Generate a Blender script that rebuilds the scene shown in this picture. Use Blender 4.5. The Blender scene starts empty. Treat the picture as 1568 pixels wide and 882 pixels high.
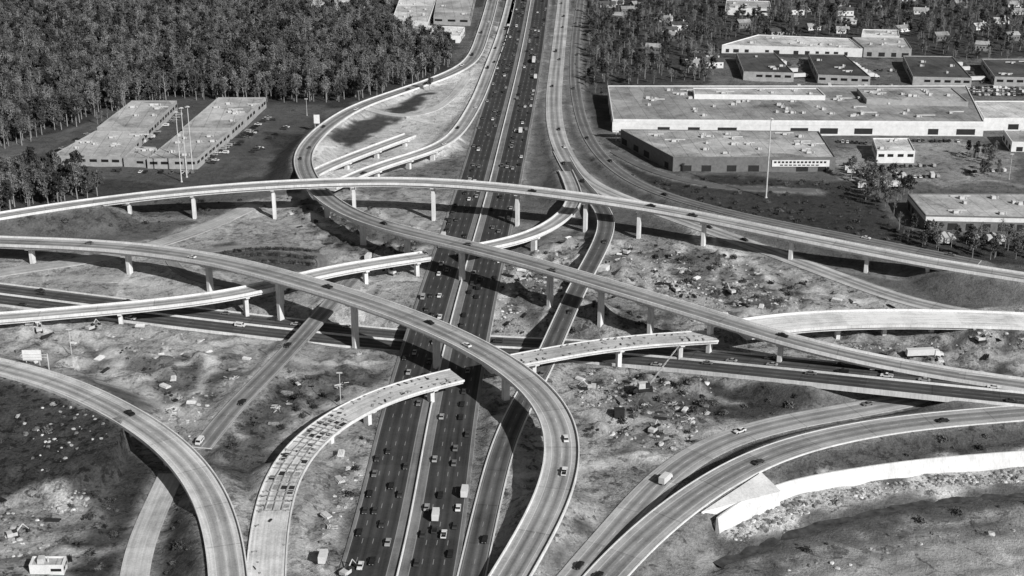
import bpy, math, random, numpy as np
random.seed(7); rng=np.random.default_rng(7)
H=254.0; F=2178.0; TH=math.atan(841/2178.0); CT,ST=math.cos(TH),math.sin(TH)
# aerial-survey lookup: photo point + surveyed height (m) -> world metres
def W(x,y,z=0.0):
    u=x-784; v=y-441
    t=(H-z)/(F*ST+v*CT)
    return (t*u, t*(F*CT-v*ST), z)
def WP(l): return [W(a,b)[:2] for a,b in l]
sc=bpy.context.scene
# ---------------- camera / light
cam=bpy.data.objects.new("camera",bpy.data.cameras.new("camera")); sc.collection.objects.link(cam)
cam.location=(0,0,H); cam.rotation_euler=(math.pi/2-TH,0,0); cam.data.lens=50; cam.data.sensor_width=36
cam.data.clip_start=1; cam.data.clip_end=30000; sc.camera=cam
sc.view_settings.view_transform='Standard'; sc.view_settings.look='None'; sc.view_settings.exposure=0
SE=math.radians(32); SA=(0.64,-0.77)
n_=math.hypot(*SA); sx,sy=SA[0]/n_,SA[1]/n_
from mathutils import Vector, Matrix, Euler
sd=Vector((sx*math.cos(SE),sy*math.cos(SE),math.sin(SE)))
sl=bpy.data.lights.new("sun","SUN"); sl.energy=5.0; sl.angle=math.radians(0.5); sl.color=(1,0.995,0.985)
so=bpy.data.objects.new("sun",sl); sc.collection.objects.link(so); so.rotation_euler=sd.to_track_quat('Z','Y').to_euler(); so.location=(300,-300,600)
w=bpy.data.worlds.new("World"); sc.world=w; w.use_nodes=True; nt=w.node_tree
sky=nt.nodes.new('ShaderNodeTexSky'); sky.sky_type='NISHITA'; sky.sun_disc=False; sky.sun_elevation=SE; sky.sun_rotation=math.atan2(sx,sy)
bw=nt.nodes.new('ShaderNodeRGBToBW'); bg=nt.nodes['Background']; bg.inputs[1].default_value=0.05
nt.links.new(sky.outputs[0],bw.inputs[0]); nt.links.new(bw.outputs[0],bg.inputs[0])
# ---------------- node helpers
class NT:
    def __init__(s,name,rough=0.9):
        s.m=bpy.data.materials.new(name); s.m.use_nodes=True; s.t=s.m.node_tree; s.b=s.t.nodes['Principled BSDF']
        s.b.inputs['Roughness'].default_value=rough
        s.b.inputs['Specular IOR Level'].default_value=0.2
    def n(s,k): return s.t.nodes.new(k)
    def put(s,sock,v):
        if isinstance(v,(int,float)): sock.default_value=v
        else: s.t.links.new(v,sock)
    def M(s,op,a,b=0.0,c=None,clamp=False):
        q=s.n('ShaderNodeMath'); q.operation=op; q.use_clamp=clamp
        s.put(q.inputs[0],a); s.put(q.inputs[1],b)
        if c is not None: s.put(q.inputs[2],c)
        return q.outputs[0]
    def noise(s,vec,scale,det=4,rough=0.6):
        q=s.n('ShaderNodeTexNoise'); q.inputs['Scale'].default_value=scale; q.inputs['Detail'].default_value=det; q.inputs['Roughness'].default_value=rough
        if vec is not None: s.t.links.new(vec,q.inputs['Vector'])
        return q.outputs[0]
    def pos(s): return s.n('ShaderNodeNewGeometry').outputs['Position']
    def obj(s): return s.n('ShaderNodeTexCoord').outputs['Object']
    def comb(s,x,y,z=0.0):
        q=s.n('ShaderNodeCombineXYZ'); s.put(q.inputs[0],x); s.put(q.inputs[1],y); s.put(q.inputs[2],z); return q.outputs[0]
    def mr(s,v,a,b,c,d):
        q=s.n('ShaderNodeMapRange'); s.put(q.inputs[0],v)
        for i,k in enumerate((a,b,c,d)): q.inputs[i+1].default_value=k
        return q.outputs[0]
    def col(s,v):
        s.t.links.new(v,s.b.inputs['Base Color']); return s.m
    def bump(s,h,st=0.5,dist=0.3):
        q=s.n('ShaderNodeBump'); q.inputs['Strength'].default_value=st; q.inputs['Distance'].default_value=dist
        s.t.links.new(h,q.inputs['Height']); s.t.links.new(q.outputs[0],s.b.inputs['Normal'])
def simple(name,alb,var=0.25,scale=0.4,rough=0.9):
    m=NT(name,rough); p=m.pos()
    a=m.noise(p,scale,5,0.65); b=m.noise(p,scale*8,3)
    f=m.M('ADD',m.mr(a,.3,.7,-1,1),m.mr(b,.3,.7,-.5,.5))
    return m.col(m.M('MAXIMUM',m.M('MULTIPLY_ADD',f,alb*var,alb),0.01))
_rm={}
LS=3.6
def roadmat(alb,hw,lanes,kind):
    key=(alb,hw,lanes,kind)
    if key in _rm: return _rm[key]
    m=NT("pavement_"+kind,0.85)
    uv=m.n('ShaderNodeUVMap'); uv.uv_map="UVMap"; s=m.n('ShaderNodeSeparateXYZ'); m.t.links.new(uv.outputs[0],s.inputs[0])
    u,v=s.outputs[0],s.outputs[1]; au=m.M('ABSOLUTE',u)
    st=m.noise(m.comb(m.M('MULTIPLY',u,0.9),m.M('MULTIPLY',v,0.015)),1.0,5,0.6)
    pt=m.noise(m.pos(),0.07,6,0.75); fine=m.noise(m.pos(),1.6,4)
    slab=m.n('ShaderNodeTexWhiteNoise'); slab.noise_dimensions='1D'; m.t.links.new(m.M('FLOOR',m.M('DIVIDE',v,26.0)),slab.inputs['W'])
    base=m.M('MULTIPLY',alb,m.M('ADD',m.M('ADD',m.mr(st,.3,.7,.68,1.2),m.mr(pt,.3,.7,-.28,.26)),m.M('ADD',m.mr(fine,.3,.7,-.13,.13),m.mr(slab.outputs[0],0,1,-.09,.09))))
    if kind=='freeway':
        k=m.M('FRACT',m.M('DIVIDE',m.M('SUBTRACT',au,LS),3.65)); inl=m.M('MULTIPLY',m.M('GREATER_THAN',au,LS),m.M('LESS_THAN',au,LS+14.6))
        tr=m.mr(m.M('ABSOLUTE',m.M('SUBTRACT',k,0.5)),0.0,0.5,0.75,1.25)
        base=m.M('MULTIPLY',base,m.M('ADD',m.M('MULTIPLY',inl,m.M('SUBTRACT',tr,3.6)),3.6))
        ln=m.M('MULTIPLY',m.M('MULTIPLY',m.M('GREATER_THAN',m.M('ABSOLUTE',m.M('SUBTRACT',k,0.5)),0.468),inl),m.M('LESS_THAN',m.M('FRACT',m.M('DIVIDE',v,12.0)),0.27))
        e1=m.M('LESS_THAN',m.M('ABSOLUTE',m.M('SUBTRACT',au,LS)),0.13); e2=m.M('LESS_THAN',m.M('ABSOLUTE',m.M('SUBTRACT',au,LS+14.6)),0.13)
        ln=m.M('MULTIPLY',m.M('MAXIMUM',ln,m.M('MAXIMUM',e1,e2)),.6)
        mk=0.4
    elif kind=='earth':
        ln=None
    else:
        lw=3.65; off=lw*lanes/2
        k=m.M('FRACT',m.M('DIVIDE',m.M('ADD',u,off),lw)); inl=m.M('LESS_THAN',au,off)
        tr=m.mr(m.M('ABSOLUTE',m.M('SUBTRACT',k,0.5)),0.05,0.5,0.52,0.92)
        base=m.M('MULTIPLY',base,m.M('ADD',m.M('MULTIPLY',inl,m.M('SUBTRACT',tr,1.0)),1.0))
        jt=m.M('LESS_THAN',m.M('FRACT',m.M('DIVIDE',v,26.0)),0.02)
        base=m.M('MULTIPLY',base,m.M('SUBTRACT',1.0,m.M('MULTIPLY',jt,0.28)))
        e=m.M('LESS_THAN',m.M('ABSOLUTE',m.M('SUBTRACT',au,off)),0.1)
        d=m.M('MULTIPLY',m.M('MULTIPLY',m.M('LESS_THAN',m.M('MINIMUM',k,m.M('SUBTRACT',1.0,k)),0.03),m.M('LESS_THAN',au,off-1)),m.M('LESS_THAN',m.M('FRACT',m.M('DIVIDE',v,12.0)),0.27))
        ln=m.M('MULTIPLY',m.M('MAXIMUM',e,d),0.6); mk=min(0.7,alb*1.5+.12)
    if ln is not None:
        base=m.M('ADD',m.M('MULTIPLY',base,m.M('SUBTRACT',1.0,ln)),m.M('MULTIPLY',ln,mk))
    _rm[key]=m.col(m.M('MINIMUM',base,0.85)); return _rm[key]
def concmat():
    m=NT("cast_concrete",0.85); p=m.pos(); s=m.n('ShaderNodeSeparateXYZ'); m.t.links.new(p,s.inputs[0])
    a=m.noise(p,0.12,6,.7); st=m.noise(m.comb(m.M('MULTIPLY',s.outputs[0],1.4),m.M('MULTIPLY',s.outputs[1],1.4),m.M('MULTIPLY',s.outputs[2],0.12)),1.0,5,.7)
    return m.col(m.M('MULTIPLY',0.75,m.M('ADD',m.mr(a,.3,.7,.76,1.08),m.mr(st,.3,.7,-.22,.08))))
CONC=concmat()
# ---------------- mesh helper
def mk(name,vs,fs,mats,mi=None,uvs=None,smooth=False,parent=None,link=True):
    me=bpy.data.meshes.new(name); me.from_pydata([tuple(map(float,v)) for v in vs],[],[tuple(map(int,f)) for f in fs])
    for m in mats: me.materials.append(m)
    if mi is not None: me.polygons.foreach_set('material_index',list(mi))
    if uvs is not None:
        l=me.uv_layers.new(name="UVMap"); idx=np.empty(len(me.loops),dtype=np.int32); me.loops.foreach_get('vertex_index',idx)
        l.data.foreach_set('uv',np.asarray(uvs,dtype=np.float32)[idx].ravel())
    if smooth: me.polygons.foreach_set('use_smooth',[True]*len(fs))
    me.update()
    if not link: return me
    o=bpy.data.objects.new(name,me); sc.collection.objects.link(o)
    if parent: o.parent=parent
    return o
class MB:
    def __init__(s): s.v=[];s.f=[];s.m=[]
    def add(s,vs,fs,mi=0):
        b=len(s.v); s.v+=[tuple(x) for x in vs]; s.f+=[tuple(b+i for i in f) for f in fs]; s.m+=[mi]*len(fs)
    def box(s,c,d,mi=0,rot=0.0,taper=1.0):
        cx,cy,cz=c; dx,dy,dz=[q/2 for q in d]; ca,sa=math.cos(rot),math.sin(rot); vs=[]
        for z,t in((-dz,1),(dz,taper)):
            for a,b in((-1,-1),(1,-1),(1,1),(-1,1)):
                x,y=a*dx*t,b*dy*t; vs.append((cx+x*ca-y*sa,cy+x*sa+y*ca,cz+z))
        s.add(vs,[(3,2,1,0),(4,5,6,7),(0,1,5,4),(1,2,6,5),(2,3,7,6),(3,0,4,7)],mi)
    def tube(s,a,b,r1,r2,n=6,mi=0):
        a=Vector(a);b=Vector(b);d=(b-a).normalized(); p=d.orthogonal().normalized(); q=d.cross(p); vs=[]
        for c,r in((a,r1),(b,r2)):
            for i in range(n):
                t=2*math.pi*i/n; vs.append(c+p*(r*math.cos(t))+q*(r*math.sin(t)))
        fs=[(i,(i+1)%n,n+(i+1)%n,n+i) for i in range(n)]+[tuple(range(n-1,-1,-1)),tuple(range(n,2*n))]
        s.add(vs,fs,mi)
    def prism(s,prof,y0,y1,mi=0):
        n=len(prof); vs=[(x,y0,z) for x,z in prof]+[(x,y1,z) for x,z in prof]
        s.add(vs,[tuple(range(n)),tuple(range(2*n-1,n-1,-1))]+[(i,n+i,n+(i+1)%n,(i+1)%n) for i in range(n)],mi)
    def obj(s,name,mats,**k): return mk(name,s.v,s.f,mats,s.m,**k)
# ---------------- roads
def resample(P,step=3.0,sm=5):
    P=np.array(P,float); n=len(P); out=[]
    Q=np.vstack([2*P[0]-P[1],P,2*P[-1]-P[-2]])
    for i in range(1,n):
        p0,p1,p2,p3=Q[i-1],Q[i],Q[i+1],Q[i+2]
        for t in np.linspace(0,1,16,endpoint=False):
            out.append(.5*((2*p1)+(-p0+p2)*t+(2*p0-5*p1+4*p2-p3)*t*t+(-p0+3*p1-3*p2+p3)*t**3))
    out.append(P[-1]); out=np.array(out)
    def rs(o):
        s=np.concatenate([[0],np.cumsum(np.linalg.norm(np.diff(o[:,:2],axis=0),axis=1))])
        m=max(3,int(s[-1]/step)); ss=np.linspace(0,s[-1],m)
        return np.stack([np.interp(ss,s,o[:,k]) for k in range(o.shape[1])],1),ss
    o,_=rs(out)
    for _ in range(3):
        k=min(sm,(len(o)-1)//2)
        if k<1: break
        pad=np.vstack([2*o[0]-o[k:0:-1],o,2*o[-1]-o[-2:-k-2:-1]])
        o=np.stack([np.convolve(pad[:,c],np.ones(2*k+1)/(2*k+1),'valid') for c in range(o.shape[1])],1)
    return rs(o)
ROADS={}
def road(key,name,pts,width,style='deck',alb=0.4,lanes=2,piers=(),sm=5,depth=1.9,par=0.9):
    P=[]
    for p in pts:
        x,y,z=p[:3]; g=p[3] if len(p)>3 else (1 if style!='deck' else 0)
        P.append(W(x,y,z)+(g,))
    S,ss=resample(P,3.0,sm)
    T=np.gradient(S[:,:2],axis=0); T/=np.linalg.norm(T,axis=1)[:,None]; N=np.stack([-T[:,1],T[:,0]],1)
    ROADS[key]=dict(name=name,S=S,s=ss,T=T,N=N,w=width,style=style,alb=alb,lanes=lanes,piers=piers,depth=depth,par=par)
road('fw','freeway',[(588,960,0),(609,882,0),(628,800,0),(660,620,0),(700,455,0),(745,297,0),(768,205,0),(789,120,0),(802,60,0),(813,0,0),(822,-50,0),(835,-150,0)],39,'freeway',0.055,8,sm=9)
road('i285','freeway',[(-200,425,0),(-40,446,0),(100,463,0),(250,483,-1),(400,500,-3),(560,518,-6),(700,530,-7),(850,536,-7),(960,541,-4),(1060,552,0),(1180,563,4),(1300,575,7),(1400,586,8,0),(1450,591,8),(1600,606,7),(1800,625,6)],25,'ground',0.11,6,sm=9)
road('R1','highway_flyover',[(-160,358,7,1),(-40,338,8,1),(60,321,9,1),(130,311,10,1),(160,307,11,0),(250,296,15,0),(380,285,19,0),(500,279,21,0),(600,277,22,0),(700,281,22,0),(800,290,21,0),(900,303,20,0),(1000,318,18,0),(1080,333,16,0),(1160,350,15,0),(1260,370,13,0),(1360,390,11,0),(1450,407,9,0),(1490,413,8,1),(1600,430,7,1),(1750,455,6,1)],11.5,'deck',0.42,2,[(200,303),(294,292),(415,284),(537,278),(662,279),(793,289),(897,303),(982,315),(1083,334),(1214,361),(1330,384),(1424,402)])
road('R2','highway_flyover',[(-80,366,9,0),(0,370,10,0),(100,373,12,0),(200,380,14,0),(300,393,16,0),(370,407,18,0),(430,423,19,0),(500,443,19,0),(560,462,19,0),(620,483,19,0),(680,508,18,0),(730,532,17,0),(780,562,16,0),(820,592,15,0),(850,627,13,0),(863,660,12,0),(865,700,10,0),(855,745,8,0),(835,790,6,1),(812,832,4,1),(790,868,3,1),(765,910,2,1),(735,960,1,1)],13,'deck',0.4,2,[(48,372),(196,380),(320,396),(428,423),(545,458),(670,505),(772,557),(837,612),(865,680)])
road('R3','highway_flyover',[(768,-60,1,1),(757,-10,1,1),(742,45,1,1),(722,92,1,1),(680,117,1,1),(620,138,1,1),(550,163,2,1),(505,190,3,1),(475,218,5,1),(463,243,7,1),(470,270,9,0),(492,298,11,0),(525,322,13,0),(570,341,15,0),(640,360,17,0),(720,378,19,0),(800,399,20,0),(900,428,20,0),(1000,458,19,0),(1100,488,17,0),(1195,518,15,0),(1280,540,12,0),(1360,557,9,0),(1450,573,8,0),(1568,590,8,1),(1750,615,7,1)],11.5,'deck',0.35,2,[(500,303),(553,335),(625,357),(705,375),(843,411),(925,436),(1000,459),(1090,486),(1195,518),(1338,553)])
road('R4','highway_ramp',[(-120,494,5,0),(0,487,6,0),(100,478,7,0),(200,470,8,0),(300,459,9,0),(385,446,10,0),(470,422,10,0),(560,405,10,0),(655,391,10,0)],10.5,'deck',0.6,2,[(60,482),(178,472),(374,448),(428,435),(560,405),(640,394)])
road('R5','highway_ramp',[(722,381,10,0),(775,371,10,0),(820,357,9,0),(853,339,8,0),(872,322,8,0),(880,303,7,0),(876,285,5,1),(866,262,3,1)],9,'deck',0.5,2,[(760,375),(820,357),(878,312)],sm=3)
road('R6','frontage_road',[(858,232,1,1),(876,265,3,1),(908,302,5,0),(928,330,6,0),(928,352,6,0),(917,380,6,0),(900,412,6,0),(880,450,5,0),(862,490,4,0),(845,528,3,1),(824,575,2,1),(795,625,1,1),(768,690,0,1),(745,780,0,1),(722,882,0,1),(700,980,0,1)],9.5,'deck',0.15,2,[(912,308),(927,352),(900,412),(880,450),(862,490)],sm=4,depth=1.5,par=0.3)
road('R7','service_road',[(560,405,1),(535,432,1.5),(510,460,2),(470,505,3),(420,560,3),(370,610,3),(335,648,2),(308,685,1)],8.5,'ground',0.3,2)
road('R8','highway_ramp',[(700,574,9,0),(640,587,9,0),(580,605,9,0),(530,630,8,0),(485,660,7,0),(450,695,6,0),(428,735,5,1),(415,790,4,1),(408,850,3,1),(405,930,2,1)],13,'deck',0.6,0,[(660,582),(560,613),(500,650),(455,690)],par=0.35)
road('R9','highway_ramp',[(745,560,9,0),(800,549,9,0),(870,536,9,0),(960,522,9,0),(1095,514,9,0)],12,'deck',0.5,0,[(820,546),(950,524),(1045,517)],par=0.35)
road('R10','highway_ramp',[(1130,505,8,0),(1190,494,8,0),(1260,490,8,0),(1350,487,8,0),(1450,488,8,0),(1568,492,7,1),(1800,505,6,1)],19,'deck',0.78,0,[(1200,493),(1284,489),(1360,487),(1433,488),(1520,490)])
road('R11','highway_ramp',[(-140,535,9,1),(-40,553,9,1),(0,562,9,1),(60,577,9,1),(130,603,9,1),(185,632,9,0),(240,665,9,0),(285,705,8,0),(318,750,7,1),(338,800,6,1),(348,850,5,1),(353,930,4,1)],12.5,'deck',0.54,2,[(200,640),(255,677)])
road('R12','service_road',[(262,725,0),(245,765,0),(222,810,0),(208,850,0),(200,930,0)],9.5,'earth',0.5,2)
road('R13','highway_ramp',[(825,960,0),(868,900,0),(925,835,0),(975,775,0),(1025,722,0),(1090,680,0),(1180,650,0),(1270,634,0),(1340,622,0),(1420,605,0),(1520,575,0)],12.5,'ground',0.42,2)
road('R14','highway_ramp',[(850,980,.1,1),(905,905,.2,1),(960,845,1.5,1),(1020,790,3.8,1),(1090,740,6,1),(1170,697,7,1),(1260,670,7,1),(1380,648,7,1),(1500,637,7,1),(1650,625,7,1)],13,'deck',0.38,2,par=.15)
road('R15','service_road',[(-60,428,1),(0,416,1),(120,401,1),(200,385,1),(280,362,1),(345,335,1),(390,313,1)],11,'earth',0.4,2)
road('R16','highway_ramp',[(868,-60,0),(861,20,0),(853,95,0),(848,155,0),(853,205,1),(872,248,2),(905,283,2),(960,306,1),(1040,335,1),(1130,367,1),(1220,400,1),(1320,437,1),(1400,465,1),(1480,480,1)],12,'ground',0.48,2)
road('R17','highway_ramp',[(893,-30,0),(882,60,0),(881,130,0),(895,195,0),(925,243,1),(975,280,2),(1040,305,4),(1120,326,6),(1200,343,7),(1300,362,7),(1400,382,7),(1500,402,6)],8,'ground',0.24,2)
road('R18','highway_ramp',[(478,268,5,1),(500,256,5,0),(540,240,6,0),(590,221,6,0),(628,207,6,0)],10,'deck',0.5,2,[(530,244),(575,227),(620,210)],sm=3)
road('R19','highway_ramp',[(505,287,8,0),(560,262,8,0),(610,245,8,0),(665,227,7,0),(700,203,3,1),(730,155,1,1),(752,100,0,1),(770,50,0,1),(783,0,0,1),(795,-60,0,1)],9.5,'deck',0.5,2,[(540,270),(575,257),(625,240),(662,228)],sm=4)
road('R20','service_road',[(560,165,1),(600,178,1),(650,175,0.5),(690,150,0),(715,118,0)],7,'earth',0.5,2)
road('loop','service_road',[(262,398,0.5),(268,412,.5),(300,427,.5),(350,437,.5),(420,436,.5),(480,425,.5),(500,405,.5),(480,385,.5),(420,376,.5),(340,380,.5),(290,388,.5),(268,400,.5)],6,'earth',0.22,2,sm=3)
road('lotroad','service_road',[(940,232,0),(1000,262,0),(1100,285,0),(1250,292,0)],6,'earth',0.14,2,sm=3)
# ---------------- terrain
def axis(lo,hi,st,far):
    a=list(np.arange(lo,hi+.1,st)); d=st; x=hi
    while x<far: d*=1.25; x+=d; a.append(x)
    d=st; x=lo; pre=[]
    while x>-far: d*=1.25; x-=d; pre.append(x)
    return np.array(pre[::-1]+a)
GX=axis(-640,640,2.0,9000); GY=axis(340,1620,2.0,12000)
XX,YY=np.meshgrid(GX,GY)
def vnoise(X,Y,sc_,seed):
    r=np.random.default_rng(seed); G=r.random((256,256)); x=X/sc_; y=Y/sc_
    xi=np.floor(x).astype(int); yi=np.floor(y).astype(int); fx=x-xi; fy=y-yi; fx=fx*fx*(3-2*fx); fy=fy*fy*(3-2*fy)
    g=lambda a,b:G[b%256,a%256]
    return (g(xi,yi)*(1-fx)+g(xi+1,yi)*fx)*(1-fy)+(g(xi,yi+1)*(1-fx)+g(xi+1,yi+1)*fx)*fy-.5
def inpoly(X,Y,poly):
    r=np.zeros(X.shape,bool); n=len(poly)
    for i in range(n):
        x1,y1=poly[i]; x2,y2=poly[(i+1)%n]
        c=((y1>Y)!=(y2>Y))
        r^=c&(X<(x2-x1)*(Y-y1)/(y2-y1+1e-12)+x1)
    return r
TZ=vnoise(XX,YY,60,1)*1.6+vnoise(XX,YY,22,2)*1.3+vnoise(XX,YY,9,3)*.5-0.5
DIG=[[(0,490),(330,500),(420,545),(330,620),(290,650),(200,600),(0,560)],[(760,430),(800,380),(930,365),(1000,370),(1200,400),(1400,470),(1568,500),(1568,560),(1300,560),(1120,520),(1000,500),(780,520)],
 [(860,560),(1030,575),(1130,630),(1060,690),(920,700),(880,620)],[(560,640),(600,640),(560,760),(520,870),(480,870),(490,740)],[(420,560),(560,540),(560,590),(470,640),(330,700)],[(440,300),(640,345),(640,390),(540,390),(440,350)],[(-60,770),(160,745),(150,900),(-60,900)],[(730,600),(820,600),(850,700),(780,800),(745,760)]]
digm=np.zeros(TZ.shape,bool)
for d_ in DIG: digm|=inpoly(XX,YY,WP(d_))
# graded pads alternate with churned ground
churn=np.clip((vnoise(XX,YY,26,41)+.12)*4,0,1)
TZ+=digm*(np.abs(vnoise(XX,YY,8,21))*4.6+np.abs(vnoise(XX,YY,4.3,22))*3.0-1.3)*churn
for d_ in DIG:
    P=WP(d_); xs=[a for a,b in P]; ys=[b for a,b in P]; A=(max(xs)-min(xs))*(max(ys)-min(ys))
    for _ in range(int(A/170)):
        cx,cy=random.uniform(min(xs),max(xs)),random.uniform(min(ys),max(ys))
        if not inpoly(np.array([cx]),np.array([cy]),P)[0]: continue
        r_=random.uniform(1.8,4.2); h_=random.uniform(1.2,4.2)*r_/4; el=random.uniform(.6,2.6)
        i0,i1=np.searchsorted(GX,[cx-14,cx+14]); j0,j1=np.searchsorted(GY,[cy-14,cy+14]); s_=(slice(j0,j1),slice(i0,i1))
        TZ[s_]+=h_*np.exp(-(((XX[s_]-cx)/(r_*el))**2+((YY[s_]-cy)/r_)**2))
ROADM=np.full(TZ.shape,99.0)
def stamp(mode):
    for r in ROADS.values():
        hw=r['w']/2
        for p in r['S']:
            R=hw+(26 if mode!='mask' else 14)
            i0,i1=np.searchsorted(GX,[p[0]-R,p[0]+R]); j0,j1=np.searchsorted(GY,[p[1]-R,p[1]+R])
            if i1-i0<1 or j1-j0<1: continue
            sl_=(slice(j0,j1),slice(i0,i1)); d=np.hypot(XX[sl_]-p[0],YY[sl_]-p[1])
            if mode=='mask':
                ROADM[sl_]=np.minimum(ROADM[sl_],d-hw+(0 if p[3]>.5 else 3)); continue
            if p[3]<.5: continue
            e=np.maximum(0,d-hw-2.0); zr=p[2]-0.35
            if mode=='fill': TZ[sl_]=np.maximum(TZ[sl_],np.where(d<R,zr-e*0.5,-99))
            else: TZ[sl_]=np.minimum(TZ[sl_],np.where(d<R,zr+e*0.6,99))
stamp('fill')
hill=WP([(-160,575),(120,590),(195,645),(196,690),(176,735),(120,752),(0,772),(-200,790)])
mH=inpoly(XX,YY,hill); hx,hy=XX[mH],YY[mH]; RS=ROADS['R11']['S'][::3]
dm=np.min(np.hypot(hx[:,None]-RS[None,:,0],hy[:,None]-RS[None,:,1]),axis=1)
rill=np.abs(vnoise(hx*1.0,hy*.35,5,31))*4.2+vnoise(hx,hy,14,32)*2.0
TZ[mH]=np.maximum(TZ[mH],9.0-np.maximum(0,dm-9)*0.13-rill*np.clip((dm-10)/12,0,1))
stream_c=[(1090,860),(1130,838),(1180,818),(1260,794),(1340,774),(1440,758),(1600,748),(1750,743)]
wall_px=[(1098,812),(1140,780),(1200,755),(1290,738),(1400,722),(1500,713),(1640,703)]
WS,_w=resample([W(a,b)+(0,) for a,b in wall_px],3,3)
WT=np.gradient(WS[:,:2],axis=0); WT/=np.linalg.norm(WT,axis=1)[:,None]; WN=np.stack([-WT[:,1],WT[:,0]],1)
berm=[tuple(q) for q in (WS[:,:2]+WN*4.0)]+WP([(1640,650),(1400,665),(1260,688),(1170,715),(1085,772)])
mB=inpoly(XX,YY,berm); TZ[mB]=np.maximum(TZ[mB],3.2)
corr=[tuple(q) for q in (WS[:,:2]+WN*2.0)]+WP([(1700,882),(1500,960),(1180,900),(1110,860)])
mC=inpoly(XX,YY,corr); TZ[mC]=np.minimum(TZ[mC],-1.2+vnoise(XX,YY,7,9)[mC]*1.2)
stamp('cut'); stamp('mask')
def tz(x,y):
    i=int(np.clip(np.searchsorted(GX,x)-1,0,len(GX)-2)); j=int(np.clip(np.searchsorted(GY,y)-1,0,len(GY)-2))
    fx=(x-GX[i])/(GX[i+1]-GX[i]); fy=(y-GY[j])/(GY[j+1]-GY[j])
    return float((TZ[j,i]*(1-fx)+TZ[j,i+1]*fx)*(1-fy)+(TZ[j+1,i]*(1-fx)+TZ[j+1,i+1]*fx)*fy)
def rm(x,y):
    i=int(np.clip(np.searchsorted(GX,x),0,len(GX)-1)); j=int(np.clip(np.searchsorted(GY,y),0,len(GY)-1)); return ROADM[j,i]
for p in resample([W(a,b)+(0,) for a,b in stream_c],3)[0]:
    i0,i1=np.searchsorted(GX,[p[0]-12,p[0]+12]); j0,j1=np.searchsorted(GY,[p[1]-12,p[1]+12]); s_=(slice(j0,j1),slice(i0,i1))
    d=np.hypot(XX[s_]-p[0],YY[s_]-p[1]); TZ[s_]=np.minimum(TZ[s_],-3.1+np.maximum(0,d-1.0)*0.4+vnoise(XX[s_],YY[s_],4,5)*1.0)
ALB=np.full(TZ.shape,0.12); RGH=np.full(TZ.shape,0.35)
PX=XX+vnoise(XX,YY,14,11)*10+vnoise(XX,YY,6,12)*6; PY=YY+vnoise(XX,YY,14,13)*14+vnoise(XX,YY,6,14)*7
def zone(poly,a,r=0.4,sharp=False):
    m=inpoly(XX if sharp else PX,YY if sharp else PY,WP(poly)); ALB[m]=a; RGH[m]=r
def strokew(pts,wd,a,r=.25):
    for p in resample(pts,2,3)[0]:
        R=wd*2+3; i0,i1=np.searchsorted(GX,[p[0]-R,p[0]+R]); j0,j1=np.searchsorted(GY,[p[1]-R,p[1]+R]); s_=(slice(j0,j1),slice(i0,i1))
        m=np.hypot(PX[s_]*.2+XX[s_]*.8-p[0],PY[s_]*.2+YY[s_]*.8-p[1])<wd/2; A=ALB[s_]; A[m]=a; B_=RGH[s_]; B_[m]=r
def stroke(px,wd,a,r=.25): strokew([W(x,y)+(0,) for x,y in px],wd,a,r)
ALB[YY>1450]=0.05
zone([(0,395),(250,360),(380,310),(480,290),(720,290),(640,440),(590,600),(520,900),(380,900),(300,700),(200,620),(-100,560),(-100,400)],0.32,.6)
zone([(760,430),(800,380),(930,370),(1000,360),(1200,400),(1400,470),(1650,470),(1650,560),(1300,580),(1100,600),(1130,650),(1020,700),(900,790),(820,900),(740,900),(740,650)],0.30,.9)
zone([(466,240),(520,182),(640,132),(735,100),(775,20),(800,0),(760,200),(720,290),(600,290),(480,290)],0.5,.3)
zone([(505,215),(545,185),(590,175),(612,165),(585,200),(540,228)],0.06)
zone([(600,165),(640,140),(665,140),(620,175),(598,195)],0.06)
zone([(545,275),(650,250),(700,230),(700,290),(560,300)],0.18,.8)
zone([(715,180),(760,90),(775,90),(745,200),(725,290),(700,330),(670,330)],0.22)
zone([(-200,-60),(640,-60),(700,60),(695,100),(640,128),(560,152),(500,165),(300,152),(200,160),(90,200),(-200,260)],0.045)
zone([(30,262),(150,170),(280,150),(500,160),(490,190),(440,215),(380,252),(330,282)],0.09,.3)
zone([(-200,255),(60,262),(300,285),(460,250),(470,285),(300,290),(0,330),(-200,345)],0.065)
zone([(400,200),(470,210),(470,280),(380,290),(420,240)],0.045,.6)
zone([(-200,350),(0,338),(150,318),(290,305),(340,330),(250,352),(100,362),(-200,375)],0.10,.7)
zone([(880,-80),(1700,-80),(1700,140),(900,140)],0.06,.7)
zone([(1090,88),(1568,88),(1568,138),(1090,138)],0.14,.6)
zone([(1000,130),(1700,128),(1700,300),(1300,290),(1280,262),(1030,262),(930,220)],0.14,.5)
zone([(1280,225),(1480,215),(1560,240),(1560,270),(1490,282),(1290,280)],0.26,.5)
zone([(915,215),(1030,268),(1290,275),(1390,352),(1700,380),(1700,425),(1400,392),(1200,350),(1040,312),(960,280),(900,230)],0.05,.5)
zone([(890,130),(925,130),(935,200),(910,200)],0.07)
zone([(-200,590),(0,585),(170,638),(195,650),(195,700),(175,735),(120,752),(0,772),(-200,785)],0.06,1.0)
zone([(-100,780),(110,750),(150,760),(120,900),(-100,900)],0.24,1.0)
zone([(60,775),(130,748),(140,772),(100,792)],0.5,.6)
zone([(175,640),(280,700),(330,800),(335,900),(240,900),(250,760),(215,790),(180,900),(110,900),(170,760)],0.05,.8)  # shadow left of the curved ramp, put into the ground albedo
zone([(300,700),(340,660),(430,590),(480,560),(600,545),(560,580),(480,625),(410,690),(370,780),(340,740)],0.1,.9)
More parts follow.
